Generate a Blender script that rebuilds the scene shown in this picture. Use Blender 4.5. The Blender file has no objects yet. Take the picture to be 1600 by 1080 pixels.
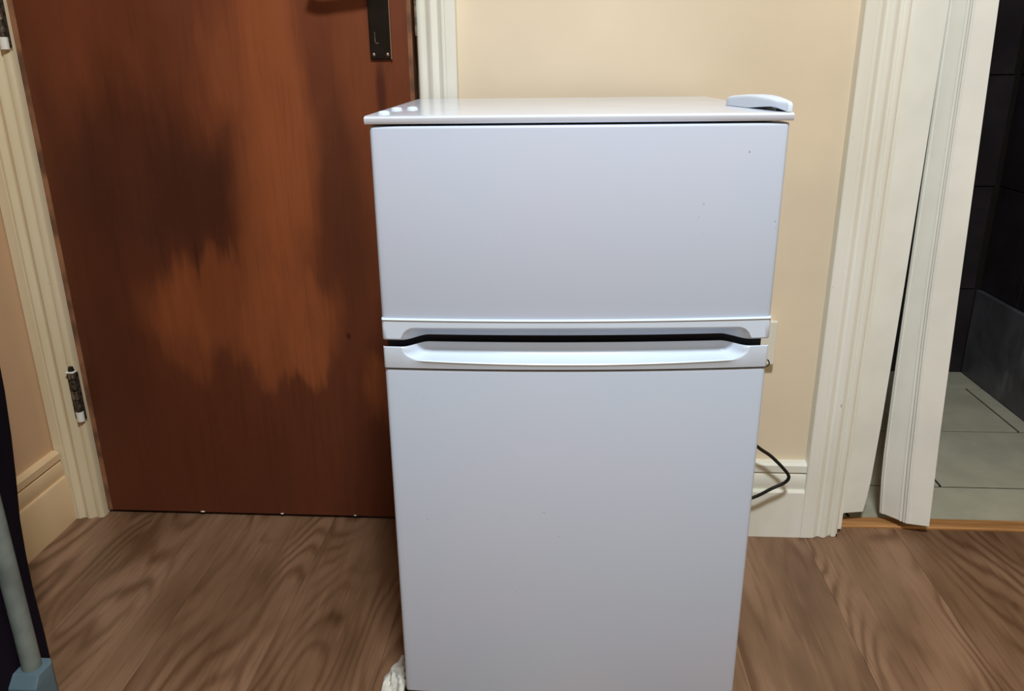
import bpy, bmesh, math, random
from mathutils import Vector, Matrix
random.seed(7)
S = bpy.context.scene
COL = S.collection

# ------------------------------------------------------------------ camera
F_PX, CAM_H = 1256.49, 0.903
fwd = Vector((-0.06445837, 0.94187173, -0.32973134))
rgt = Vector((0.99784911, 0.064783, -0.01001558))
upv = Vector((-0.0119276, 0.32966771, 0.94402168))
cd = bpy.data.cameras.new('camera'); cam = bpy.data.objects.new('camera', cd); COL.objects.link(cam)
cd.sensor_fit = 'HORIZONTAL'; cd.sensor_width = 36.0; cd.lens = 36.0 * F_PX / 1600.0
cd.clip_start = 0.02
M3 = Matrix((rgt, upv, -fwd)).transposed()
cam.matrix_world = Matrix.Translation((0, 0, CAM_H)) @ M3.to_4x4()
S.camera = cam

# ------------------------------------------------------------------ light
w = bpy.data.worlds.new('room_air'); S.world = w; w.use_nodes = True
w.node_tree.nodes['Background'].inputs[0].default_value = (0.80, 0.86, 1.0, 1)
w.node_tree.nodes['Background'].inputs[1].default_value = 0.02
ld = bpy.data.lights.new('ceiling_bulb', 'AREA'); ld.shape = 'DISK'; ld.size = 0.30; ld.energy = 38
ld.color = (0.91, 0.97, 1.04)
lo = bpy.data.objects.new('ceiling_bulb', ld); COL.objects.link(lo); lo.location = (0.14, -0.04, 2.38)
vs = S.view_settings
vs.view_transform = 'Standard'; vs.look = 'None'; vs.gamma = 1.0; vs.use_curve_mapping = False
vs.exposure = 0.55

# ------------------------------------------------------------------ node helpers
def lin(c):
    return tuple(((v / 255.0) / 12.92 if v / 255.0 <= 0.04045 else ((v / 255.0 + 0.055) / 1.055) ** 2.4) for v in c)
def rgba(c): return (*lin(c), 1)

class NT:
    def __init__(s, name):
        s.mat = bpy.data.materials.new(name); s.mat.use_nodes = True
        s.t = s.mat.node_tree; s.n = s.t.nodes; s.b = s.n['Principled BSDF']
        s._co = None
    def link(s, a, b): s.t.links.new(a, b)
    def setin(s, sock, v):
        if isinstance(v, bpy.types.NodeSocket): s.link(v, sock)
        else: sock.default_value = v
    def math(s, op, a, b=0.0, clamp=False):
        m = s.n.new('ShaderNodeMath'); m.operation = op; m.use_clamp = clamp
        s.setin(m.inputs[0], a); s.setin(m.inputs[1], b); return m.outputs[0]
    def co(s):
        if s._co is None:
            s._co = s.n.new('ShaderNodeTexCoord').outputs['Object']
        return s._co
    def mapping(s, scale=(1, 1, 1), loc=(0, 0, 0), src=None):
        m = s.n.new('ShaderNodeMapping'); s.link(src or s.co(), m.inputs['Vector'])
        m.inputs['Scale'].default_value = scale; s.setin(m.inputs['Location'], loc); return m.outputs[0]
    def noise(s, vec, scale=1, detail=3, rough=0.5, dist=0.0):
        m = s.n.new('ShaderNodeTexNoise'); s.link(vec, m.inputs['Vector'])
        m.inputs['Scale'].default_value = scale; m.inputs['Detail'].default_value = detail
        m.inputs['Roughness'].default_value = rough; m.inputs['Distortion'].default_value = dist
        return m.outputs['Fac']
    def mr(s, v, a, b, c=0.0, d=1.0, smooth=True):
        m = s.n.new('ShaderNodeMapRange'); m.interpolation_type = 'SMOOTHSTEP' if smooth else 'LINEAR'
        s.setin(m.inputs['Value'], v)
        for i, x in zip(('From Min', 'From Max', 'To Min', 'To Max'), (a, b, c, d)): m.inputs[i].default_value = x
        return m.outputs[0]
    def mix(s, fac, a, b, mode='MIX'):
        m = s.n.new('ShaderNodeMix'); m.data_type = 'RGBA'; m.blend_type = mode
        s.setin(m.inputs[0], fac); s.setin(m.inputs[6], a); s.setin(m.inputs[7], b); return m.outputs[2]
    def sep(s, v):
        m = s.n.new('ShaderNodeSeparateXYZ'); s.link(v, m.inputs[0]); return m.outputs
    def comb(s, x, y, z):
        m = s.n.new('ShaderNodeCombineXYZ'); s.setin(m.inputs[0], x); s.setin(m.inputs[1], y); s.setin(m.inputs[2], z); return m.outputs[0]
    def ramp(s, v, stops):
        m = s.n.new('ShaderNodeValToRGB'); s.link(v, m.inputs[0]); e = m.color_ramp.elements
        while len(e) < len(stops): e.new(0.5)
        for el, (p, c) in zip(e, stops): el.position = p; el.color = rgba(c)
        return m.outputs[0]
    def rand(s): return s.n.new('ShaderNodeObjectInfo').outputs['Random']
    def bump(s, h, strength=0.2, dist=0.002):
        m = s.n.new('ShaderNodeBump'); s.link(h, m.inputs['Height'])
        m.inputs['Strength'].default_value = strength; m.inputs['Distance'].default_value = dist
        s.link(m.outputs[0], s.b.inputs['Normal'])
    def out(s, col, rough=0.5, spec=0.5, metal=0.0):
        s.setin(s.b.inputs['Base Color'], col); s.setin(s.b.inputs['Roughness'], rough)
        s.b.inputs['Specular IOR Level'].default_value = spec; s.b.inputs['Metallic'].default_value = metal
        return s.mat

def plain(name, c, rough=0.5, spec=0.5, metal=0.0, var=0.06, scale=8.0):
    t = NT(name); n = t.noise(t.mapping(), scale, 3)
    d = tuple(max(0, v * (1 - var)) for v in c); l = tuple(min(255, v * (1 + var * 0.5)) for v in c)
    return t.out(t.mix(t.mr(n, 0.3, 0.7), rgba(d), rgba(l)), rough, spec, metal)

# ------------------------------------------------------------------ materials
def mat_paint_wall(name, c):
    t = NT(name); n = t.noise(t.mapping(), 3.5, 4)
    col = t.mix(t.mr(n, 0.3, 0.7), rgba(c), rgba(tuple(v * 0.955 for v in c)))
    sp = t.noise(t.mapping(), 38, 2); col = t.mix(t.mr(sp, 0.79, 0.82, 0, 0.5), col, rgba((120, 100, 75)))
    t.bump(t.noise(t.mapping(), 60, 3), 0.10, 0.002)
    return t.out(col, 0.62, 0.3)
def mat_gloss_paint(name, c, rough=0.38, chips=True):
    t = NT(name); n = t.noise(t.mapping((1, 1, 0.25)), 9, 4)
    col = t.mix(t.mr(n, 0.35, 0.7), rgba(c), rgba((c[0] * .95, c[1] * .945, c[2] * .92)))
    if chips:
        k = t.noise(t.mapping((1, 1, 0.6)), 55, 3, 0.6); col = t.mix(t.mr(k, 0.735, 0.75), col, rgba((120, 104, 82)))
    t.bump(t.noise(t.mapping((1, 1, 0.15)), 80, 3), 0.08, 0.002)
    return t.out(col, rough, 0.45)
M = {}
M['wall'] = mat_paint_wall('cream_wall_paint', (229, 213, 184))
M['wall_left'] = mat_paint_wall('shaded_wall_paint', (214, 176, 136))  # shade beside the rack is put into this darker, browner wall colour
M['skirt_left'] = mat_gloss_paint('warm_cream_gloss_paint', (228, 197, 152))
M['trim'] = mat_gloss_paint('off_white_gloss_paint', (238, 238, 227))
M['trim_left'] = mat_gloss_paint('cream_gloss_paint', (224, 208, 172))  # darker and yellower than the off-white trim
M['ceiling'] = plain('ceiling_emulsion', (232, 228, 218), 0.8, 0.2)
M['pvc'] = plain('white_vinyl', (236, 238, 228), 0.35, 0.45, var=0.03)
M['black'] = plain('black_rubber', (14, 12, 13), 0.45, 0.4)
M['dark_gap'] = plain('dark_grey_gasket', (30, 31, 42), 0.55, 0.3)
M['dark_rail'] = plain('near_black_rail', (22, 22, 32), 0.5, 0.35)
M['cord'] = plain('black_cord_rubber', (16, 13, 12), 0.4, 0.4)
M['steel'] = plain('scuffed_steel', (150, 146, 136), 0.32, 0.5, 0.9, 0.3, 120)
M['rust_steel'] = plain('tarnished_steel', (92, 84, 72), 0.5, 0.5, 0.7, 0.5, 160)
M['chrome'] = plain('polished_steel', (200, 192, 184), 0.15, 0.5, 1.0)
M['lipping'] = plain('raw_wood_edge', (140, 96, 66), 0.6, 0.3, var=0.25, scale=20)
M['socket'] = plain('white_socket_plastic', (226, 222, 206), 0.35, 0.5, var=0.02)
M['tube'] = plain('grey_coated_tube', (118, 128, 122), 0.4, 0.4, var=0.12, scale=25)
M['joint'] = plain('blue_grey_plastic', (94, 115, 124), 0.45, 0.4, var=0.08)
M['paper'] = plain('white_tissue', (222, 222, 208), 0.8, 0.2, var=0.08, scale=60)
M['subfloor'] = plain('dark_underlay', (40, 30, 24), 0.9, 0.1)

def mat_fabric():
    t = NT('navy_black_fabric')
    n = t.noise(t.mapping(), 260, 2); m = t.noise(t.mapping(), 7, 3)
    col = t.mix(t.mr(m, .3, .7), rgba((16, 12, 22)), rgba((24, 17, 30)))
    t.bump(n, 0.3, 0.001); return t.out(col, 0.9, 0.12)
M['fabric'] = mat_fabric()

def mat_enamel():
    t = NT('cool_white_enamel')
    co = t.sep(t.co())
    n = t.noise(t.mapping(), 3, 2)
    col = t.mix(t.mr(n, .3, .7), rgba((191, 206, 223)), rgba((196, 206, 223)))
    # a few chips and specks in the enamel, at their own places
    for (a, z, r, k) in ((.4327, .8074, .0018, .8), (.3847, .7499, .0016, .6), (.380, .735, .0011, .45), (.386, .716, .001, .3),
                         (.470, .728, .0016, .6), (.4715, .721, .0012, .5), (.2025, .3464, .0018, .5), (.222, .310, .0013, .6),
                         (.0505, .505, .0016, .3), (.047, .332, .0013, .6), (.165, .222, .0014, .5), (.06, .222, .0016, .3)):
        dx = t.math('SUBTRACT', co[0], a); dz = t.math('SUBTRACT', co[2], z)
        d = t.math('SQRT', t.math('ADD', t.math('MULTIPLY', dx, dx), t.math('MULTIPLY', dz, dz)))
        col = t.mix(t.mr(d, r * 0.3, r * 1.0, k * .8, 0.0), col, rgba((120, 122, 130)))
    t.bump(t.noise(t.mapping(), 25, 2), 0.02, 0.001)
    return t.out(col, 0.27, 0.5)
M['enamel'] = mat_enamel()
M['strip'] = plain('cool_white_moulding', (210, 226, 242), 0.3, 0.5, var=0.015)
def mat_top():
    t = NT('glossy_white_laminate'); n = t.noise(t.mapping(), 14, 3)
    return t.out(t.mix(t.mr(n, .3, .7), rgba((208, 216, 226)), rgba((204, 211, 222))), 0.14, 0.6)
M['top'] = mat_top()

def mat_oak():
    t = NT('brown_oak_laminate'); r = t.rand()
    off = t.comb(t.math('MULTIPLY', r, 31.0), t.math('MULTIPLY', r, 57.0), t.math('MULTIPLY', r, 13.0))
    c = t.mapping((1, 1, 1), off)
    wob = t.noise(t.mapping((4.6, 1.25, 1), src=c), 1, 1.5, 0.45)                       # growth field
    wob2 = t.noise(t.mapping((26.0, 5.0, 1), src=c), 1, 3, 0.6)
    fld = t.math('ADD', t.math('MULTIPLY', wob, 180.0), t.math('MULTIPLY', wob2, 5.0))
    ring = t.math('MULTIPLY', t.math('ADD', t.math('SINE', fld), 1.0), 0.5)
    ring = t.math('POWER', ring, 1.8)
    zone = t.mr(t.noise(t.mapping((7, 1.6, 1), (4, 2, 9), src=c), 1, 2), 0.36, 0.54)
    fib = t.noise(t.mapping((170, 7, 1), src=c), 1, 3, 0.6)
    blot = t.noise(t.mapping((9, 2.6, 1), (3, 8, 1), src=c), 1, 3, 0.55)
    base = t.ramp(blot, [(0.28, (100, 74, 52)), (0.46, (124, 94, 69)), (0.58, (138, 106, 80)), (0.74, (152, 119, 92))])
    tone = t.mr(r, 0, 1, 0.95, 1.06, False)
    tn = t.n.new('ShaderNodeCombineColor')
    for i in range(3): t.link(tone, tn.inputs[i])
    base = t.mix(1.0, base, tn.outputs[0], 'MULTIPLY')
    col = t.mix(t.math('MULTIPLY', t.math('MULTIPLY', ring, zone), 0.70), base, rgba((84, 56, 34)))
    col = t.mix(t.mr(fib, 0.50, 0.72, 0, 0.40), col, rgba((92, 62, 40)))
    col = t.mix(t.mr(fib, 0.25, 0.42, 0.22, 0), col, rgba((172, 132, 98)))
    kn = t.noise(t.mapping((16, 6, 1), (7, 1, 3), src=c), 1, 2, 0.5)
    col = t.mix(t.mr(kn, 0.70, 0.80, 0, 0.7), col, rgba((58, 36, 22)))
    t.bump(t.math('ADD', fib, t.math('MULTIPLY', ring, 0.5)), 0.10, 0.001)
    return t.out(col, t.mr(blot, 0.3, 0.7, 0.36, 0.5), 0.4)
M['oak'] = mat_oak()
def mat_threshold():
    t = NT('honey_oak_strip'); n = t.noise(t.mapping((4, 90, 90)), 1, 4, .6)
    return t.out(t.mix(t.mr(n, .35, .7), rgba((196, 146, 92)), rgba((158, 108, 62))), 0.4, 0.4)
M['threshold'] = mat_threshold()
def mat_floor_tile():
    t = NT('grey_green_stone_tile'); n = t.noise(t.mapping((1, 1, 1)), 9, 5, .6)
    col = t.mix(t.mr(n, .3, .7), rgba((188, 184, 160)), rgba((172, 168, 146)))
    k = t.noise(t.mapping(), 30, 3); col = t.mix(t.mr(k, .70, .76, 0, .6), col, rgba((120, 118, 104)))
    return t.out(col, 0.45, 0.4)
M['floor_tile'] = mat_floor_tile()
M['grout'] = plain('dark_grout', (34, 31, 27), 0.9, 0.1)
def mat_slate():
    t = NT('dark_slate_tile'); r = t.rand()
    c = t.mapping((1, 1, 1), t.comb(t.math('MULTIPLY', r, 9.0), 0.0, 0.0))
    n = t.noise(c, 5, 5, .6, .6); m = t.noise(t.mapping((1, 9, 2.2), src=c), 1, 4, .6)
    col = t.mix(t.mr(n, .3, .75), rgba((66, 65, 68)), rgba((98, 98, 102)))
    col = t.mix(t.mr(m, .52, .70, 0, .8), col, rgba((132, 131, 130)))
    t.bump(n, .15, .003); return t.out(col, 0.42, 0.35)
M['slate'] = mat_slate()
def mat_slate_dark():
    t = NT('black_slate_tile'); n = t.noise(t.mapping(), 5, 5, .6, .6)
    col = t.mix(t.mr(n, .3, .8), rgba((34, 29, 32)), rgba((54, 49, 53)))
    t.bump(n, .15, .003); return t.out(col, 0.4, 0.35)
M['slate_dark'] = mat_slate_dark()

def mat_door():
    t = NT('patchy_varnished_hardboard')
    co = t.sep(t.co())
    n1 = t.noise(t.mapping((6, 1, 2.2)), 1, 4, .6); n2 = t.noise(t.mapping((26, 1, 4.0)), 1, 3, .6)
    n3 = t.noise(t.mapping((7, 1, 3.0), (5, 0, 3)), 1, 3, .6)
    x = t.math('ADD', co[0], t.math('MULTIPLY', t.math('SUBTRACT', n3, .5), 0.10))
    z = t.math('ADD', co[2], t.math('ADD', t.math('MULTIPLY', t.math('SUBTRACT', n1, .5), 0.22), t.math('MULTIPLY', t.math('SUBTRACT', n2, .5), 0.16)))
    def blob(cx, cz, rx, rz, soft):
        dx = t.math('DIVIDE', t.math('SUBTRACT', x, cx), rx); dz = t.math('DIVIDE', t.math('SUBTRACT', z, cz), rz)
        d = t.math('SQRT', t.math('ADD', t.math('MULTIPLY', dx, dx), t.math('MULTIPLY', dz, dz)))
        return t.mr(d, 1 - soft, 1 + soft, 1, 0)
    col = t.mix(t.mr(n1, .3, .7), rgba((106, 54, 30)), rgba((121, 62, 33)))
    # lower half of the panel kept more of its dark varnish
    col = t.mix(t.mr(z, 0.28, 0.72, 0.62, 0), col, rgba((84, 42, 26)))
    for b in ((-.80, .70, .15, .16, .6, .75), (-.66, .66, .10, .11, .6, .8), (-.90, .50, .09, .30, .7, .5), (-.42, .66, .05, .20, .6, .55), (-.70, .98, .10, .08, .8, .25)):
        col = t.mix(t.math('MULTIPLY', blob(*b[:5]), b[5]), col, rgba((72, 37, 23)))
    # rubbed back, orange patches
    for b in ((-.515, .92, .055, .34, .45, .75), (-.545, .66, .055, .17, .45, .65), (-.64, .47, .165, .085, .30, .42), (-.535, .43, .085, .10, .28, .58),
              (-.735, .42, .04, .10, .3, .34), (-.51, .375, .032, .055, .3, .6), (-.365, .27, .03, .07, .5, .5), (-.60, .92, .05, .10, .5, .4),
              (-.36, .98, .035, .30, .7, .22)):
        col = t.mix(t.math('MULTIPLY', blob(*b[:5]), b[5]), col, rgba((154, 84, 45)))
    g = t.noise(t.mapping((120, 1, 6)), 1, 3, .6)
    col = t.mix(t.mr(g, .45, .75, 0, .18), col, rgba((62, 26, 15)))
    # drip stain below the lock plate and a dark nick
    for b in ((-.325, .86, .008, .05, .6, .7), (-.418, .408, .004, .006, .6, .9), (-.70, .555, .004, .04, .6, .4)):
        dx = t.math('DIVIDE', t.math('SUBTRACT', co[0], b[0]), b[2]); dz = t.math('DIVIDE', t.math('SUBTRACT', co[2], b[1]), b[3])
        d = t.math('SQRT', t.math('ADD', t.math('MULTIPLY', dx, dx), t.math('MULTIPLY', dz, dz)))
        col = t.mix(t.mr(d, 1 - b[4], 1 + b[4], b[5], 0), col, rgba((62, 22, 14)))
    t.bump(t.math('ADD', n1, t.math('MULTIPLY', g, .3)), .06, .002)
    return t.out(col, t.mr(n1, .3, .7, .42, .55), 0.35)
M['door'] = mat_door()
M['lock_plate'] = plain('black_lacquered_plate', (16, 15, 17), 0.22, 0.5, 0.3, 0.4, 60)

# ------------------------------------------------------------------ mesh helpers
def mesh_obj(name, bm, mat, parent=None, smooth=False, bevel=0.0, seg=2, auto=None):
    bmesh.ops.recalc_face_normals(bm, faces=bm.faces)
    me = bpy.data.meshes.new(name); bm.to_mesh(me); bm.free()
    me.materials.append(mat)
    if smooth: me.polygons.foreach_set('use_smooth', [True] * len(me.polygons))
    o = bpy.data.objects.new(name, me); COL.objects.link(o)
    if parent: o.parent = parent
    if bevel:
        b = o.modifiers.new('bevel', 'BEVEL'); b.width = bevel; b.segments = seg; b.limit_method = 'ANGLE'; b.angle_limit = math.radians(35)
        b.harden_normals = False
    if auto is not None:
        me.polygons.foreach_set('use_smooth', [True] * len(me.polygons))
        bm2 = bmesh.new(); bm2.from_mesh(me)
        for e in bm2.edges:
            if len(e.link_faces) == 2 and e.calc_face_angle(0) > math.radians(auto): e.smooth = False
        bm2.to_mesh(me); bm2.free()
    return o
def add_box(bm, x0, x1, y0, y1, z0, z1):
    v = [bm.verts.new((x, y, z)) for x in (x0, x1) for y in (y0, y1) for z in (z0, z1)]
    for f in ((0, 1, 3, 2), (4, 6, 7, 5), (0, 4, 5, 1), (2, 3, 7, 6), (0, 2, 6, 4), (1, 5, 7, 3)): bm.faces.new([v[i] for i in f])
def box(name, d, mat, parent=None, bevel=0.0, seg=2):
    bm = bmesh.new(); add_box(bm, *d); return mesh_obj(name, bm, mat, parent, bevel=bevel, seg=seg)
def add_loft(bm, rings, close=True):
    R = [[bm.verts.new(p) for p in r] for r in rings]
    n = len(R[0])
    for a, b in zip(R, R[1:]):
        for i in range(n if close else n - 1):
            j = (i + 1) % n; bm.faces.new((a[i], a[j], b[j], b[i]))
    if close: bm.faces.new(R[0][::-1]); bm.faces.new(R[-1])
def prism(name, prof, axis, lo, hi, mat, parent=None, bevel=0.0, auto=None, mid=None):
    """profile of 2-D points swept along an axis: 'z' uses (x,y); 'x' uses (y,z); 'y' uses (x,z)"""
    def P(p, t): return {'z': (p[0], p[1], t), 'x': (t, p[0], p[1]), 'y': (p[0], t, p[1])}[axis]
    bm = bmesh.new(); add_loft(bm, [[P(p, t) for p in prof] for t in (lo, hi)])
    return mesh_obj(name, bm, mat, parent, bevel=bevel, auto=auto)
def smooth_path(pts, n=10):
    P = [Vector(p) for p in pts]; P = [2 * P[0] - P[1]] + P + [2 * P[-1] - P[-2]]; out = []
    for i in range(1, len(P) - 2):
        for k in range(n):
            t = k / n; a, b, c, d = P[i - 1:i + 3]
            out.append(0.5 * ((2 * b) + (c - a) * t + (2 * a - 5 * b + 4 * c - d) * t * t + (3 * b - a - 3 * c + d) * t ** 3))
    return out + [P[-2]]
def add_tube(bm, path, r, n=12):
    path = [Vector(p) for p in path]; rings = []; ref = None
    for i, p in enumerate(path):
        d = (path[min(i + 1, len(path) - 1)] - path[max(i - 1, 0)]).normalized()
        if ref is None: ref = d.orthogonal().normalized()
        ref = (ref - d * ref.dot(d)).normalized(); s = d.cross(ref)
        rr = r(i / (len(path) - 1)) if callable(r) else r
        rings.append([p + rr * (math.cos(a) * ref + math.sin(a) * s) for a in [2 * math.pi * k / n for k in range(n)]])
    add_loft(bm, rings)
def tube(name, path, r, mat, parent=None, n=12):
    bm = bmesh.new(); add_tube(bm, path, r, n); return mesh_obj(name, bm, mat, parent, auto=50)
def empty(name, loc, rz=0.0):
    o = bpy.data.objects.new(name, None); COL.objects.link(o); o.location = loc; o.rotation_euler = (0, 0, rz); o.empty_display_size = .1; return o
def tag(o, label=None, cat=None, group=None, kind=None):
    if label: o['label'] = label
    if cat: o['category'] = cat
    if group: o['group'] = group
    if kind: o['kind'] = kind
    return o
def struct(o, label=None, cat=None): return tag(o, label, cat, None, 'structure')
def ss(a, b, x):
    t = max(0.0, min(1.0, (x - a) / (b - a))); return t * t * (3 - 2 * t)

# ------------------------------------------------------------------ room shell
XL, XR, YB, YF, ZC = -1.05, 1.62, 1.455, -2.1, 2.45       # left wall, right wall, back wall, wall behind the camera, ceiling
YB2 = 1.57                                                  # far side of the back wall
DX0, DX1, DZ = -0.980, -0.250, 2.0                          # brown door opening
BX0, BX1 = 0.556, 1.225                                     # bathroom opening
bm = bmesh.new()
add_box(bm, XL - .12, DX0, YB, YB2, 0, ZC)
add_box(bm, DX0, DX1, YB, YB2, DZ, ZC)
add_box(bm, DX1, BX0, YB, YB2, 0, ZC)
add_box(bm, BX0, BX1, YB, YB2, DZ, ZC)
add_box(bm, BX1, XR, YB, YB2, 0, ZC)
struct(mesh_obj('wall_back', bm, M['wall']), 'cream painted wall behind the white fridge', 'wall')
struct(box('wall_left', (XL - .12, XL, YF, YB, 0, ZC), M['wall_left']), 'shade-toned painted wall beside the dark fabric rack', 'wall')
struct(box('wall_right', (XR, XR + .12, YF, YB2, 0, ZC), M['wall']), 'cream side wall out of view on the right', 'wall')
struct(box('wall_front', (XL - .12, XR + .12, YF - .12, YF, 0, ZC), M['wall']), 'cream wall behind the viewer', 'wall')
struct(box('ceiling', (XL - .12, XR + .12, YF - .12, 2.52, ZC, ZC + .1), M['ceiling']), 'off white ceiling above the room', 'ceiling')

# laminate floor: planks running away from the viewer
fl = struct(box('floor', (XL - .12, XR + .12, YF - .12, 1.476, -.06, -.009), M['subfloor']), 'brown oak laminate plank floor of the room', 'floor')
PW, PL = 0.1927, 1.285
def plank_mesh(wd, ln):
    h, c = .009, .0004; bm = bmesh.new()
    rings = []
    for (ix, z) in ((0.00015, -h), (0.00015, -c), (c, 0.0)):
        rings.append([(-wd / 2 + ix, -ln / 2 + ix, z), (wd / 2 - ix, -ln / 2 + ix, z), (wd / 2 - ix, ln / 2 - ix, z), (-wd / 2 + ix, ln / 2 - ix, z)])
    add_loft(bm, rings); bmesh.ops.recalc_face_normals(bm, faces=bm.faces)
    me = bpy.data.meshes.new('plank'); bm.to_mesh(me); bm.free(); me.materials.append(M['oak']); return me
cache = {}
YEND = 1.475
for k in range(-4, 10):
    x0 = -0.2865 + 0.0 + k * PW; x1 = x0 + PW
    x0c, x1c = max(x0, XL), min(x1, XR)
    if x1c - x0c < .01: continue
    y1 = YEND; first = [1.02, .88, 1.15, .95, 1.10][k % 5]
    ln = first
    while y1 > YF + .01:
        y0 = max(YF, y1 - ln); key = (round(x1c - x0c, 4), round(y1 - y0, 4))
        if key not in cache: cache[key] = plank_mesh(*key)
        o = bpy.data.objects.new('plank', cache[key]); COL.objects.link(o); o.parent = fl
        o.location = ((x0c + x1c) / 2, (y0 + y1) / 2, 0)
        y1 = y0; ln = PL

# skirting boards: flat face, two stepped mouldings, cap
def skirt_prof(face, wall, s=1):   # (depth, z) with face -> wall
    d = wall - face
    return [(wall, 0), (face, 0), (face, .100), (face + .10 * d, .1035), (face + .34 * d, .104), (face + .26 * d, .112), (face + .24 * d, .128), (face + .36 * d, .136),
            (face + .52 * d, .139), (face + .30 * d, .142), (face + .30 * d, .156), (face + .5 * d, .161), (wall, .162)]
struct(prism('baseboard_back', skirt_prof(1.432, YB), 'x', -0.187, 0.4775, M['trim'], auto=30), 'off white moulded skirting board behind the fridge', 'baseboard')
struct(prism('baseboard_left', skirt_prof(-1.034 + .004, XL), 'y', YF, 1.428, M['skirt_left'], auto=30), 'cream skirting board with chipped paint in the left corner', 'baseboard')

# architraves (outer edge thick, stepping down to the opening)
def arch_prof(xo, xi):
    s = 1 if xi > xo else -1; W_ = abs(xi - xo); k = W_ / .076
    pts = [(0, 1.455), (0, 1.4315), (.0015, 1.430), (.0195, 1.430), (.0205, 1.4315), (.022, 1.4305), (.026, 1.4305), (.030, 1.4335), (.035, 1.437), (.039, 1.4365),
           (.042, 1.4335), (.046, 1.432), (.050, 1.433), (.054, 1.4365), (.058, 1.440), (.0615, 1.441), (.0625, 1.438), (.066, 1.437), (.071, 1.4375), (.0745, 1.4395), (.076, 1.442), (.076, 1.455)]
    return [(xo + s * x * k, y) for x, y in pts]
struct(prism('trim_1', arch_prof(-1.049, -0.974), 'z', 0.0, 2.06, M['trim_left'], auto=35), 'cream architrave squeezed into the corner left of the brown door', 'architrave')
t2 = struct(prism('trim_2', arch_prof(-0.187, -0.254), 'z', 0.0, 2.06, M['trim'], auto=35), 'off white architrave between the brown door and the cream wall', 'architrave')
t3 = struct(prism('trim_3', arch_prof(0.4765, 0.5525), 'z', 0.001, 2.06, M['trim'], auto=35), 'off white moulded architrave left of the bathroom opening', 'architrave')
struct(prism('trim_4', [(y, z) for z, y in [(2.06 - (x - .0) , y) for x, y in [(p[0] - (-1.049), p[1]) for p in arch_prof(-1.049, -0.974)]]], 'x', -0.974, -0.254, M['trim']), 'off white head architrave above the brown door', 'architrave')
def head_prof(): return [(y, 2.06 - (x + 1.049)) for x, y in arch_prof(-1.049, -0.974)]
struct(prism('trim_8', arch_prof(1.301, 1.229), 'z', 0.001, 2.06, M['trim'], auto=35), 'off white architrave right of the bathroom opening', 'architrave')
struct(prism('trim_9', head_prof(), 'x', 0.5525, 1.229, M['trim']), 'off white head architrave above the bathroom opening', 'architrave')
struct(prism('baseboard_right', skirt_prof(1.432, YB), 'x', 1.301, XR, M['trim'], auto=30), 'off white skirting board right of the bathroom opening', 'baseboard')
# door linings
bm = bmesh.new(); add_box(bm, DX0, -0.9755, YB, YB2, 0, DZ); add_box(bm, -.2555, DX1, YB, YB2, 0, DZ); add_box(bm, DX0, DX1, YB, YB2, DZ - .006, DZ)
add_box(bm, -.9755, -.955, 1.501, 1.53, 0, DZ - .006); add_box(bm, -.276, -.2555, 1.501, 1.53, 0, DZ - .006)
struct(mesh_obj('trim_5', bm, M['trim']), 'painted door lining around the brown door', 'door frame')
bm = bmesh.new(); add_box(bm, BX0 - .002, BX0 + .006, YB - .006, YB2, .012, DZ); add_box(bm, BX0, BX1, YB, YB2, DZ - .006, DZ)
struct(mesh_obj('trim_6', bm, M['trim']), 'painted lining of the bathroom opening', 'door frame')
# strike keep let into the architrave edge beside the lock
bm = bmesh.new(); add_box(bm, -.2560, -.2525, 1.434, 1.456, .950, 1.10)
o = mesh_obj('strike_plate', bm, M['steel'], t2, bevel=.0008); o['label'] = 'dull steel strike plate beside the lock'
# split base of the architrave: worn foot
o = box('worn_foot', (.5385, .5515, 1.4385, 1.454, .0, .006), M['black'], t3); o['label'] = 'dark worn end grain at the foot'

# ------------------------------------------------------------------ brown door
d1 = struct(box('door_1', (-.9645, -.2735, 1.458, 1.498, .007, 1.985), M['door'], bevel=.0012), 'brown varnished flush door with orange worn patches', 'door')
box('edge_lipping', (-.9752, -.9645, 1.4585, 1.498, .007, 1.985), M['lipping'], d1)
box('edge_lipping', (-.2735, -.2655, 1.4585, 1.498, .007, 1.985), M['lipping'], d1)
# lock plate with lever
hp = box('handle_plate', (-.3385, -.3015, 1.4525, 1.458, .914, 1.085), M['lock_plate'], d1, bevel=.0014, seg=3)
hp['label'] = 'black lacquered lever plate with worn bright edge'
box('plate_edge', (-.3030, -.3008, 1.4518, 1.4575, .9135, 1.0855), M['chrome'], hp, bevel=.0008)
def disc(name, c, r, dpt, mat, parent, n=16):
    bm = bmesh.new(); pts = lambda rr, y: [(c[0] + rr * math.cos(2 * math.pi * k / n), y, c[2] + rr * math.sin(2 * math.pi * k / n)) for k in range(n)]
    add_loft(bm, [pts(r, c[1]), pts(r, c[1] - dpt * .5), pts(r * .7, c[1] - dpt * .9), pts(r * .2, c[1] - dpt)])
    return mesh_obj(name, bm, mat, parent, auto=60)
for x, z in ((-.3325, .9215), (-.3085, .9215), (-.3325, 1.077), (-.3085, 1.077)): disc('screw', (x, 1.4527, z), .0032, .0022, M['chrome'], hp)
bm = bmesh.new(); add_box(bm, -.3290, -.3278, 1.4518, 1.4527, .9395, .958); add_box(bm, -.3290, -.3225, 1.4518, 1.4527, .9395, .9408)
mesh_obj('reflection_mark', bm, M['steel'], hp)  # raised L standing in for a reflection on the lock plate
disc('lever_rose', (-.320, 1.4527, 1.046), .012, .012, M['lock_plate'], hp, 20)
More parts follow.
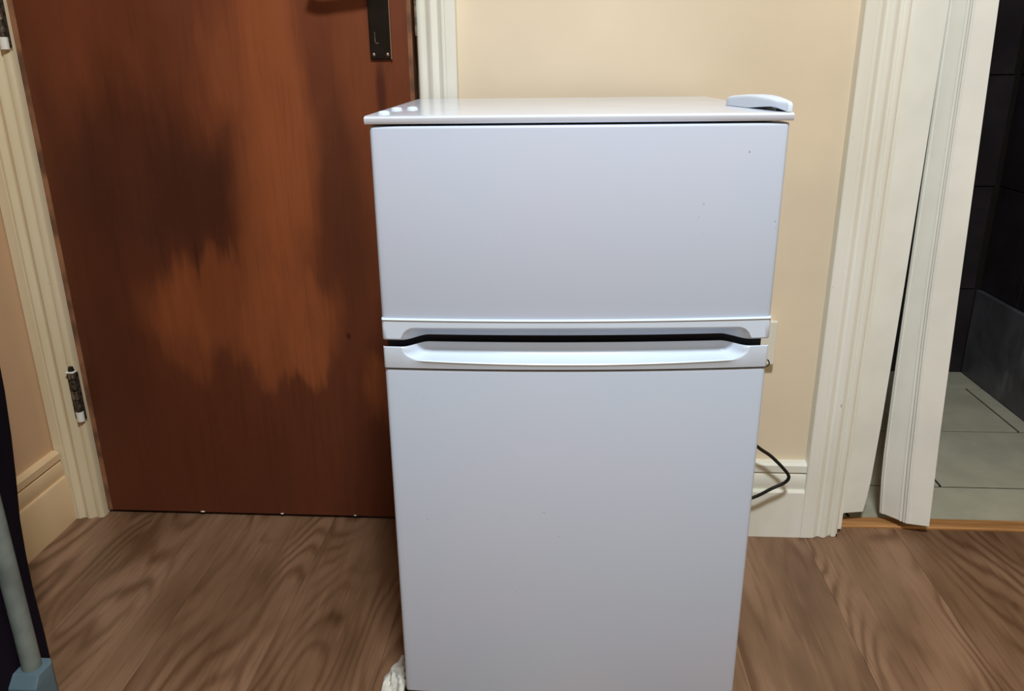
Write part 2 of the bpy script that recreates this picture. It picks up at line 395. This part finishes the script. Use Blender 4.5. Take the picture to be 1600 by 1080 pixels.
tube('lever', smooth_path([(-.320, 1.444, 1.046), (-.320, 1.420, 1.046), (-.335, 1.412, 1.047), (-.37, 1.411, 1.044), (-.405, 1.412, 1.040), (-.425, 1.414, 1.044)], 6), .0085, M['lock_plate'], hp)
# butt hinges, painted over at the ends
def hinge(z0, z1):
    h = empty('hinge', (-.9790, 1.4355, z0)); h.parent = d1; L = z1 - z0
    bm = bmesh.new(); add_box(bm, -.0135, .009, .0035, .0065, .004, L - .004); mesh_obj('leaf', bm, M['rust_steel'], h)
    marks = [0, .20, .44, .62, .84, 1.0]
    for i in range(5):
        a, b = L * marks[i] + .0010, L * marks[i + 1] - .0010
        tube('knuckle', [(0, 0, a), (0, 0, b)], .0068 if i % 2 else .0074, (M['trim'], M['rust_steel'], M['steel'], M['rust_steel'], M['steel'])[i], h, 14)
    bm = bmesh.new(); add_tube(bm, [(0, 0, L), (0, 0, L + .005), (0, 0, L + .009)], lambda t: .0062 - .002 * t, 12); mesh_obj('pin_cap', bm, M['black'], h)
    bm = bmesh.new(); add_box(bm, -.0085, .0085, -.0085, .004, L - .0035, L - .0005); mesh_obj('paint_ridge', bm, M['trim'], h, bevel=.001)
    return h
hinge(.226, .336); hinge(.936, 1.046); hinge(1.70, 1.81)
# paint drips along the bottom edge of the door
for x, wd in ((-.765, .010), (-.592, .007), (-.435, .006)):
    bm = bmesh.new(); add_tube(bm, [(x - wd / 2, 1.4572, .0088), (x, 1.4565, .0092), (x + wd / 2, 1.4572, .0088)], lambda t: .0004 + .0014 * math.sin(math.pi * t), 8)
    mesh_obj('paint_drip', bm, M['trim'], d1)

# ------------------------------------------------------------------ bathroom beyond the opening
th = struct(box('trim_7', (.552, 1.30, 1.4762, 1.512, -.02, .004), M['threshold'], bevel=.002), 'honey oak threshold strip under the bathroom opening', 'threshold')
struct(box('wall_bathroom_left', (.40, .52, YB2, 2.5, 0, ZC), M['slate_dark']), 'dark bathroom wall hidden behind the folding door', 'wall')
BWX, BWY = 1.225, 2.38
wr = struct(box('wall_bathroom_right', (BWX + .006, BWX + .12, YB2, 2.5, -.02, ZC), M['grout']), 'dark slate tiled bathroom wall on the right', 'wall')
wb = struct(box('wall_bathroom_back', (.52, BWX + .006, BWY + .006, 2.5, -.02, ZC), M['grout']), 'black tiled far bathroom wall', 'wall')
courses = [(0.0, .262)] + [(.264 + .30 * i, .562 + .30 * i) for i in range(7)]
for ci, (z0, z1) in enumerate(courses):
    pr = -.012 if ci == 0 else 0.0; mt = M['slate'] if ci == 0 else M['slate_dark']
    y = 1.575 - (.0 if ci % 2 else .3)
    while y < BWY:
        a, b = max(y, 1.572), min(y + .598, BWY - .001)
        if b - a > .02: box('wall_tile', (BWX + pr, BWX + .006, a, b, z0 + .001, min(z1, ZC - .002)), mt, wr, bevel=.0012, seg=1)
        y += .60
    x = BWX - .015 - .6 - (0 if ci % 2 else .3)
    for a, b in ((x, x + .598), (x + .6, x + 1.198)):
        a, b = max(a, .522), min(b, BWX - .0135)
        if b - a > .02: box('wall_tile', (a, b, BWY, BWY + .006, z0 + .001, min(z1, ZC - .002)), M['slate_dark'], wb, bevel=.0012, seg=1)
bf = struct(box('floor_bathroom', (.40, 1.30, 1.5125, 2.5, -.06, -.0012), M['grout']), 'grey green tiled bathroom floor', 'floor')
rows = [(1.5130, 1.6508, .60), (1.6572, 1.9468, .846), (1.9532, 2.2430, 1.166), (2.2490, 2.379, .846)]
for i, (y0, y1, xj) in enumerate(rows):
    g = .0028
    xs = [xj + .6 * k for k in range(-3, 3)]
    for a in xs:
        b = a + .6 - g; a0, b0 = max(a + g, .522 if y0 > 1.6 else .556), min(b, BWX - (.001 if y0 < 1.6 else .013))
        if b0 - a0 > .01: box('floor_tile', (a0, b0, y0 + .0003, y1, -.0012, .0014), M['floor_tile'], bf, bevel=.0003, seg=1)

# white folding door pushed against the jamb; its loose leaves swing out at the bottom
d2 = struct(empty('door_2', (.60, 1.49, .02)), 'white vinyl folding door bunched against the left side of the bathroom opening', 'folding door')
def leaf(name, rings, mat=M['pvc'], bevel=.0008):
    bm = bmesh.new(); add_loft(bm, [[(x - .60, y - 1.49, z - .02) for x, y, z in r] for r in rings]); return mesh_obj(name, bm, mat, d2, bevel=bevel)
# leaf fixed to the jamb
def tab(z, pts):
    if z <= pts[0][0]: return pts[0][1]
    for (za, xa), (zb, xb) in zip(pts, pts[1:]):
        if z <= zb: return xa + (xb - xa) * (z - za) / (zb - za)
    return pts[-1][1]
zs = [.022, .06, .10, .16, .22, .30, .40, .50, .70, 1.0, 1.5, 1.97]
EA = [(.028, .6175), (.08, .6235), (.22, .627), (.40, .629), (.55, .6305), (1.0, .631)]
def ringA(z):
    e = tab(z, EA); return [(.5635, 1.481, z), (e, 1.491, z), (e, 1.498, z), (.5635, 1.488, z)]
leaf('fixed_leaf', [ringA(.028)] + [ringA(z) for z in zs[1:]])
# loose leaves: back crease, front crease and leading edge bow out towards the foot
PB = [(.022, .6545), (.09, .648), (.16, .6445), (.30, .6415), (.40, .640), (.70, .6365), (1.0, .6335)]
PC = [(.022, .695), (.16, .686), (.325, .6775), (.45, .671), (.70, .6655), (1.0, .6600)]
PD = [(.016, .7335), (.25, .7215), (.39, .7165), (.68, .705), (1.0, .6925)]
def P0(z): return (tab(z, PB), 1.5005)
def P1(z): return (tab(z, PC), 1.4610 - .006 * max(0, .5 - z))
def P2(z): return (tab(z, PD), 1.4530 - .008 * max(0, .5 - z))
def strip2(name, pa, pb, t0, t1, out0, out1, th=.008):
    """a slab between fractions t0..t1 of pa->pb, proud of the leaf by out"""
    rings = []
    for z in zs:
        a, b = pa(z), pb(z); dx, dy = b[0] - a[0], b[1] - a[1]; Ln = math.hypot(dx, dy); nx, ny = dy / Ln, -dx / Ln
        A = (a[0] + dx * t0, a[1] + dy * t0); B = (a[0] + dx * t1, a[1] + dy * t1)
        rings.append([(A[0] + nx * out0, A[1] + ny * out0, z), (B[0] + nx * out1, B[1] + ny * out1, z), (B[0] - nx * th, B[1] - ny * th, z), (A[0] - nx * th, A[1] - ny * th, z)])
    return leaf(name, rings)
strip2('hinge_bead', P0, P1, 0.0, .07, .0012, .0024)
strip2('hinge_bead', P0, P1, .085, .16, .0024, .0012)
strip2('folding_leaf', P0, P1, .16, .72, .0, .0)
strip2('hinge_bead', P0, P1, .72, .80, .0026, .0016)
strip2('hinge_bead', P0, P1, .82, .90, .0016, .0026)
strip2('hinge_bead', P0, P1, .92, .995, .0022, .0012)
strip2('leading_leaf', P1, P2, .0, 1.0, .0, .0, .010)

# ------------------------------------------------------------------ the fridge
FX, FY, FYAW = -0.22615, 0.92673, math.radians(2.642)
fr = empty('fridge_freezer', (FX, FY, 0), FYAW)
tag(fr, 'white two door under counter fridge freezer standing against the cream wall', 'fridge')
A0, A1 = .0030, .4765                                                # door edges
def bow(a): u = (a - .24) / .2365; return -.010 * (1 - u * u)
def front_solid(name, zlist, depth, back, mat, parent, na=72, edge_r=.005):
    """door-like solid: front surface depth(a, z) over a grid, closed to a flat back"""
    aa = []
    for i in range(5): aa.append(A0 + edge_r * (1 - math.cos(math.pi / 2 * i / 4)))
    aa += [A0 + edge_r + (A1 - A0 - 2 * edge_r) * i / na for i in range(1, na)]
    for i in range(5): aa.append(A1 - edge_r + edge_r * math.sin(math.pi / 2 * i / 4))
    def er(a):
        d = min(a - A0, A1 - a)
        return 0 if d >= edge_r else edge_r - math.sqrt(max(0, edge_r ** 2 - (edge_r - d) ** 2))
    bm = bmesh.new()
    G = []
    for j in range(len(zlist)):
        row = []
        for a in aa:
            z = zlist[j](a) if callable(zlist[j]) else zlist[j]
            y = depth(a, j) + er(a)
            row.append(bm.verts.new((a, y, z)))
        G.append(row)
    n = len(aa)
    for j in range(len(G) - 1):
        for i in range(n - 1): bm.faces.new((G[j][i], G[j][i + 1], G[j + 1][i + 1], G[j + 1][i]))
    def back_row(row): return [bm.verts.new((v.co.x, back, v.co.z)) for v in row]
    b0, b1 = back_row(G[0]), back_row(G[-1])
    for i in range(n - 1):
        bm.faces.new((G[0][i], b0[i], b0[i + 1], G[0][i + 1])); bm.faces.new((G[-1][i], G[-1][i + 1], b1[i + 1], b1[i]))
        bm.faces.new((b0[i], b1[i], b1[i + 1], b0[i + 1]))
    for c in (0, n - 1): bm.faces.new([r[c] for r in G] + [b1[c], b0[c]])
    return mesh_obj(name, bm, mat, parent, auto=38)
def flat(a, j): return bow(a)
body_bm = bmesh.new(); add_box(body_bm, .005, .473, .052, .476, .030, .842)
mesh_obj('body', body_bm, M['enamel'], fr, bevel=.004, seg=3)
box('gasket', (.012, .468, .040, .054, .585, .836), M['dark_gap'], fr); box('gasket', (.012, .468, .040, .054, .048, .572), M['dark_gap'], fr)
box('centre_rail', (.0036, .4758, .0290, .056, .556, .606), M['dark_rail'], fr)
def rnd(z0, z1, r=.003):
    lo_ = [z0 + r * (1 - math.cos(math.pi / 2 * i / 3)) for i in range(4)]; hi_ = [z1 - r + r * math.sin(math.pi / 2 * i / 3) for i in range(4)]
    return lo_ + hi_
def rnd_depth(r=.003, base=0.0):
    off = [r * (1 - math.sin(math.pi / 2 * i / 3)) for i in range(4)]; off += off[::-1]
    return lambda a, j: bow(a) + off[j] + base
ud = front_solid('upper_door', rnd(.6065, .8385), rnd_depth(.002), .040, M['enamel'], fr)
ld_ = front_solid('lower_door', rnd(.044, .5458), rnd_depth(.002), .040, M['enamel'], fr)
# moulded handle strips with finger recess
def qc(t): t = max(0.0, min(1.0, t)); return math.sqrt(1 - (1 - t) ** 2)
def ends(a, a0, w): return qc((a - a0) / w) * qc((.4795 - a0 - a) / w)
def rec(a): return ss(.026, .058, a) * (1 - ss(.4215, .4535, a))
PR = -.0022
def up_z(a):                                                          # upper edge of the recess
    u = (a - .24) / .2; return .5855 + (.0145 + .0012 * max(0.0, 1 - u * u)) * ends(a, .027, .017)
D = .024
ups = [.6105, .6112, .6105, .6085]
upz = [lambda a: .6068, lambda a: .6088, lambda a: .6106, lambda a: .6112, lambda a: .6106, lambda a: .6090]
upd = [.004, PR * .2, PR * 1.0, PR * 1.5, PR * 1.8, PR * 1.2]
# build from top to bottom
def upper_strip():
    zl = [.6124, .6120, .6108, .6092, .604]
    dl = [.001, PR * 1.0, PR * 1.6, PR, PR]
    zf = [(lambda a, z=z: z) for z in zl] + [lambda a: up_z(a) + .0010, lambda a: up_z(a), lambda a: up_z(a) * .6 + .5846 * .4, lambda a: up_z(a) * .35 + .5846 * .65, lambda a: .5846, lambda a: .5840]
    df = dl + [PR, PR + .0008]
    def dep(a, j):
        if j < len(df): return bow(a) + df[j]
        k = j - len(df); m = rec(a); fr_ = [.45, .8, 1.0, 1.0][k]
        return bow(a) + PR + .0008 + (D * fr_) * m + (.0006 * (k + 1))
    return front_solid('handle_strip', zf, dep, .038, M['strip'], ud, na=120, edge_r=.003)
upper_strip()
def low_z(a):
    u = (a - .24) / .2; return .5752 - (.0155 + .0038 * max(0.0, 1 - u * u)) * ends(a, .026, .022)
def lower_strip():
    n = 7
    zf, df = [], []
    zf.append(lambda a: .5640); df.append(lambda a: PR + .0040 + (D - .0010) * rec(a))
    zf.append(lambda a: .5745); df.append(lambda a: PR + .0034 + (D - .0010) * rec(a))
    zf.append(lambda a: .5757); df.append(lambda a: PR + .0016 + (D - .0016) * rec(a))
    # vertical back of the scoop then a quarter round out to the face
    for k in range(1, n + 1):
        t = k / n
        def z(a, t=t): 
            zl_ = low_z(a); H_ = .5752 - zl_
            return .5752 - H_ * (1 - (1 - t) ** 1.7) if t < 1 else zl_
        def d(a, t=t): return PR + D * rec(a) * (1 - t ** 2.6)
        zf.append(z); df.append(d)
    for z, d in ((.5000, 0),):
        pass
    zf.append(lambda a: low_z(a) - .0012); df.append(lambda a: PR - .0012 * rec(a))
    zf.append(lambda a: low_z(a) - .0030); df.append(lambda a: PR)
    zf.append(lambda a: .5492); df.append(lambda a: PR)
    zf.append(lambda a: .5478); df.append(lambda a: PR + .0006)
    zf.append(lambda a: .5472); df.append(lambda a: PR + .0030)
    return front_solid('handle_strip', zf, lambda a, j: bow(a) + df[j](a), .038, M['strip'], ld_, na=120, edge_r=.003)
lower_strip()
bm = bmesh.new()
front = front_solid('shadow_seam', [.5452, .5476], lambda a, j: bow(a) + .0012, .038, M['dark_gap'], ld_, na=40)
# top panel with rounded nose
nose = [(.478, .8420), (.478, .8500), (.004, .8500), (-.0015, .8492), (-.004, .8475), (-.004, .8440), (-.0025, .8412), (.003, .8412), (.020, .8420)]
tp = prism('top_panel', nose, 'x', -.0012, .4788, M['top'], fr, auto=35)
def cap(name, a, b, z, r, h, mat, parent, n=18):
    bm = bmesh.new(); rg = lambda rr, zz: [(a + rr * math.cos(2 * math.pi * k / n), b + rr * math.sin(2 * math.pi * k / n), zz) for k in range(n)]
    add_loft(bm, [rg(r, z), rg(r, z + h * .4), rg(r * .8, z + h * .85), rg(r * .3, z + h)]); return mesh_obj(name, bm, mat, parent, auto=60)
for a, b in ((.016, .030), (.018, .112), (.036, .125)):
    cap('screw_cap', a, b, 0.850, .0072, .0042, M['strip'], tp)
# hinge cover lifting slightly at the front right corner of the top
outline = [(.4775, .002), (.4720, .000), (.4645, .018), (.4570, .060), (.4475, .120), (.4405, .158), (.4420, .166), (.4775, .168)]
def hz(b): return .8500 + .0096 + .0052 * math.sin(math.pi * min(1, max(0, (b + .012) / .185)))
bm = bmesh.new()
cx, cy = .466, .085
def sc(p, s): return (cx + (p[0] - cx) * s, cy + (p[1] - cy) * s)
def fine(poly):
    out = []
    for i, p in enumerate(poly):
        q_ = poly[(i + 1) % len(poly)]; k = max(1, int(math.hypot(q_[0] - p[0], q_[1] - p[1]) / .012))
        out += [(p[0] + (q_[0] - p[0]) * t / k, p[1] + (q_[1] - p[1]) * t / k) for t in range(k)]
    return out
ol = fine(outline)
lift = lambda p: .8508 + .0018 * ss(.10, .03, p[1]) if False else .8506 + .0042 * (1 - ss(.03, .10, p[1])) * ss(.0, .02, p[1])
R_ = [[(p[0], p[1], lift(p)) for p in ol], [(p[0], p[1], hz(p[1]) - .0035) for p in ol]]
for s, dz in ((.985, -.0014), (.93, 0.0), (.80, .0009), (.4, .0014)):
    R_.append([(*sc(p, s), hz(sc(p, s)[1]) + dz) for p in ol])
add_loft(bm, R_)
hc = mesh_obj('hinge_cover', bm, M['strip'], fr, auto=40); hc['label'] = 'white plastic hinge cover at the front right corner of the top'
box('hinge_plate', (.4655, .476, .022, .075, .8500, .8540), M['black'], hc)
for a in (.035, .443):
    for b in (.075, .45): cap('foot', a, b, 0.0, .016, .031, M['black'], fr)
# kick plate below the lower door
box('kick_plate', (.008, .470, .048, .058, .012, .042), M['dark_gap'], fr)
# looped end of the seam trim
tube('seam_clip', smooth_path([(.4725, .0002, .5466), (.4768, .0002, .5472), (.4800, .0006, .5500), (.4796, .0010, .5535), (.4775, .0010, .5560)], 5), .0008, M['black'], fr, 8)
# power cord leaving the back of the fridge
cw = [(.285, 1.408, .378), (.286, 1.407, .340), (.302, 1.406, .285), (.340, 1.405, .240), (.372, 1.405, .211), (.396, 1.405, .194), (.423, 1.405, .167), (.4335, 1.405, .151), (.427, 1.405, .138),
      (.403, 1.405, .124), (.374, 1.406, .105), (.330, 1.410, .086), (.272, 1.414, .074), (.215, 1.400, .070)]
R = Matrix.Rotation(-FYAW, 4, 'Z'); Tm = R @ Matrix.Translation((-FX, -FY, 0))
pc = tube('power_cord', smooth_path([Tm @ Vector(p) for p in cw], 8), .0033, M['cord'], fr, 10); pc['label'] = 'black power cord looping out beside the skirting'
bm = bmesh.new(); pr_ = [(-.024, -.026), (.024, -.026), (.025, .014), (.017, .025), (-.017, .025), (-.025, .014)]
add_loft(bm, [[Tm @ Vector((.285 + p[0] * k, y, .412 + p[1] * k)) for p in pr_] for y, k in ((1.4350, 1.0), (1.410, .97), (1.396, .78))])
mesh_obj('plug', bm, M['black'], pc, bevel=.002)

# ------------------------------------------------------------------ wall socket half hidden behind the fridge
so = empty('wall_socket', (.320, YB, .410)); tag(so, 'white wall socket peeking out behind the right edge of the fridge', 'socket')
box('back_box', (-.069, .069, -.010, .0, -.040, .040), M['socket'], so, bevel=.002)
box('face_plate', (-.073, .073, -.018, -.010, -.043, .043), M['socket'], so, bevel=.003, seg=3)
for s in (-1, 1): box('rocker_switch', (s * .012 - .006, s * .012 + .006, -.0205, -.018, .012, .030), M['socket'], so, bevel=.001)

# ------------------------------------------------------------------ fabric rack by the left wall
rk = empty('fabric_rack', (-.90, .70, 0)); tag(rk, 'dark navy fabric storage rack with grey tube post by the left wall', 'storage rack')
def L(x, y, z): return (x + .90, y - .70, z)
edge = [(0.012, -.787), (.084, -.786), (.166, -.787), (.223, -.785), (.283, -.781), (.357, -.771), (.417, -.764), (.486, -.758), (.583, -.754), (.70, -.756), (.9, -.765), (1.2, -.775), (1.5, -.782)]
bm = bmesh.new(); rings = []
for z, xe in edge:
    r = []; xl = -1.022; yf, yr = .40, .985; c = .03
    path = []
    for i in range(13): path.append((xl + (xe - c - xl) * i / 12, yf, 0))
    for i in range(1, 5): path.append((xe - c + c * math.sin(i * math.pi / 8), yf + c - c * math.cos(i * math.pi / 8), 0))
    for i in range(1, 13): path.append((xe + .004 * math.sin(i * 1.7 + z * 5) * math.sin(math.pi * i / 12), yf + c + (yr - yf - 2 * c) * i / 12, 0))
    for i in range(1, 5): path.append((xe - c + c * math.cos(i * math.pi / 8), yr - c + c * math.sin(i * math.pi / 8), 0))
    for i in range(1, 13): path.append((xe - c + (xl - xe + c) * i / 12, yr + .004 * math.sin(i * 1.3 + z * 7) * math.sin(math.pi * i / 12), 0))
    rings.append([L(p[0], p[1], z) for p in path])
add_loft(bm, rings); mesh_obj('fabric_cover', bm, M['fabric'], rk, auto=60)
PX, PY = -.7685, .905
for (x, y) in ((PX, PY), (PX, .42)):
    tube('post', [L(x + .0, y, .055), L(x, y, 1.46)], .0132, M['tube'], rk, 20)
# corner joint: chunky moulded block with sockets for the rails
def joint(x, y, full=True):
    j = empty('corner_joint', L(x, y, 0)); j.parent = rk; j['label'] = 'blue grey plastic corner joint'
    bm = bmesh.new()
    prof = [(-.021, -.030), (.0215, -.030), (.0235, .008), (.0165, .0195), (-.014, .0195), (-.021, .010)]
    add_loft(bm, [[(p[0] * .96, p[1] * .96, .0) for p in prof], [(p[0], p[1], .006) for p in prof], [(p[0], p[1], .066) for p in prof], [(p[0] * .97, .0195 + (p[1] - .0195) * .72, .081) for p in prof]])
    mesh_obj('block', bm, M['joint'], j, bevel=.0015)
    sq = [(-.017, -.018), (.017, -.018), (.017, .012), (.011, .018), (-.011, .018), (-.017, .012)]
    bm = bmesh.new(); add_loft(bm, [[(x, .000 + p[0], .060 + p[1]) for p in sq] for x in (-.019, -.048)]); mesh_obj('side_socket', bm, M['joint'], j, bevel=.0015)
    bm = bmesh.new(); add_loft(bm, [[(p[0], y, .036 + p[1]) for p in sq] for y in (-.028, -.054)]); mesh_obj('front_socket', bm, M['joint'], j, bevel=.0015)
    box('clip_slot', (-.036, -.024, -.0185, -.0165, .058, .064), M['black'], j)
    return j
joint(PX, PY)
tube('rail', [L(PX - .046, PY, .060), L(-1.02, PY, .060)], .0125, M['tube'], rk, 18)
tube('rail', [L(PX, PY - .052, .036), L(PX, .42, .036)], .0125, M['tube'], rk, 18)
tube('rail', [L(PX, PY, 1.45), L(PX, .42, 1.45)], .0125, M['tube'], rk, 18)

# ------------------------------------------------------------------ crumpled tissue beside the fridge foot
bm = bmesh.new(); rings = []
random.seed(11); N = 22
for i in range(13):
    t = i / 12; y = 1.050 - .125 * t; wd = .002 + .013 * ss(0, .5, t); hh = .002 + .036 * ss(0.0, .75, t); cxp = -.2545 + .008 * t
    ring = []
    for k in range(N):
        a = 2 * math.pi * k / N; rr = 1 + .22 * math.sin(5 * a + t * 9) + random.uniform(-.10, .10)
        ring.append((cxp + wd * math.cos(a) * rr, y + random.uniform(-.002, .002), max(.0008, hh * .5 + hh * .5 * math.sin(a) * rr)))
    rings.append(ring)
add_loft(bm, rings)
pt = mesh_obj('crumpled_tissue', bm, M['paper'], auto=30)
tag(pt, 'crumpled white tissue on the floor at the lower left of the fridge', 'tissue')
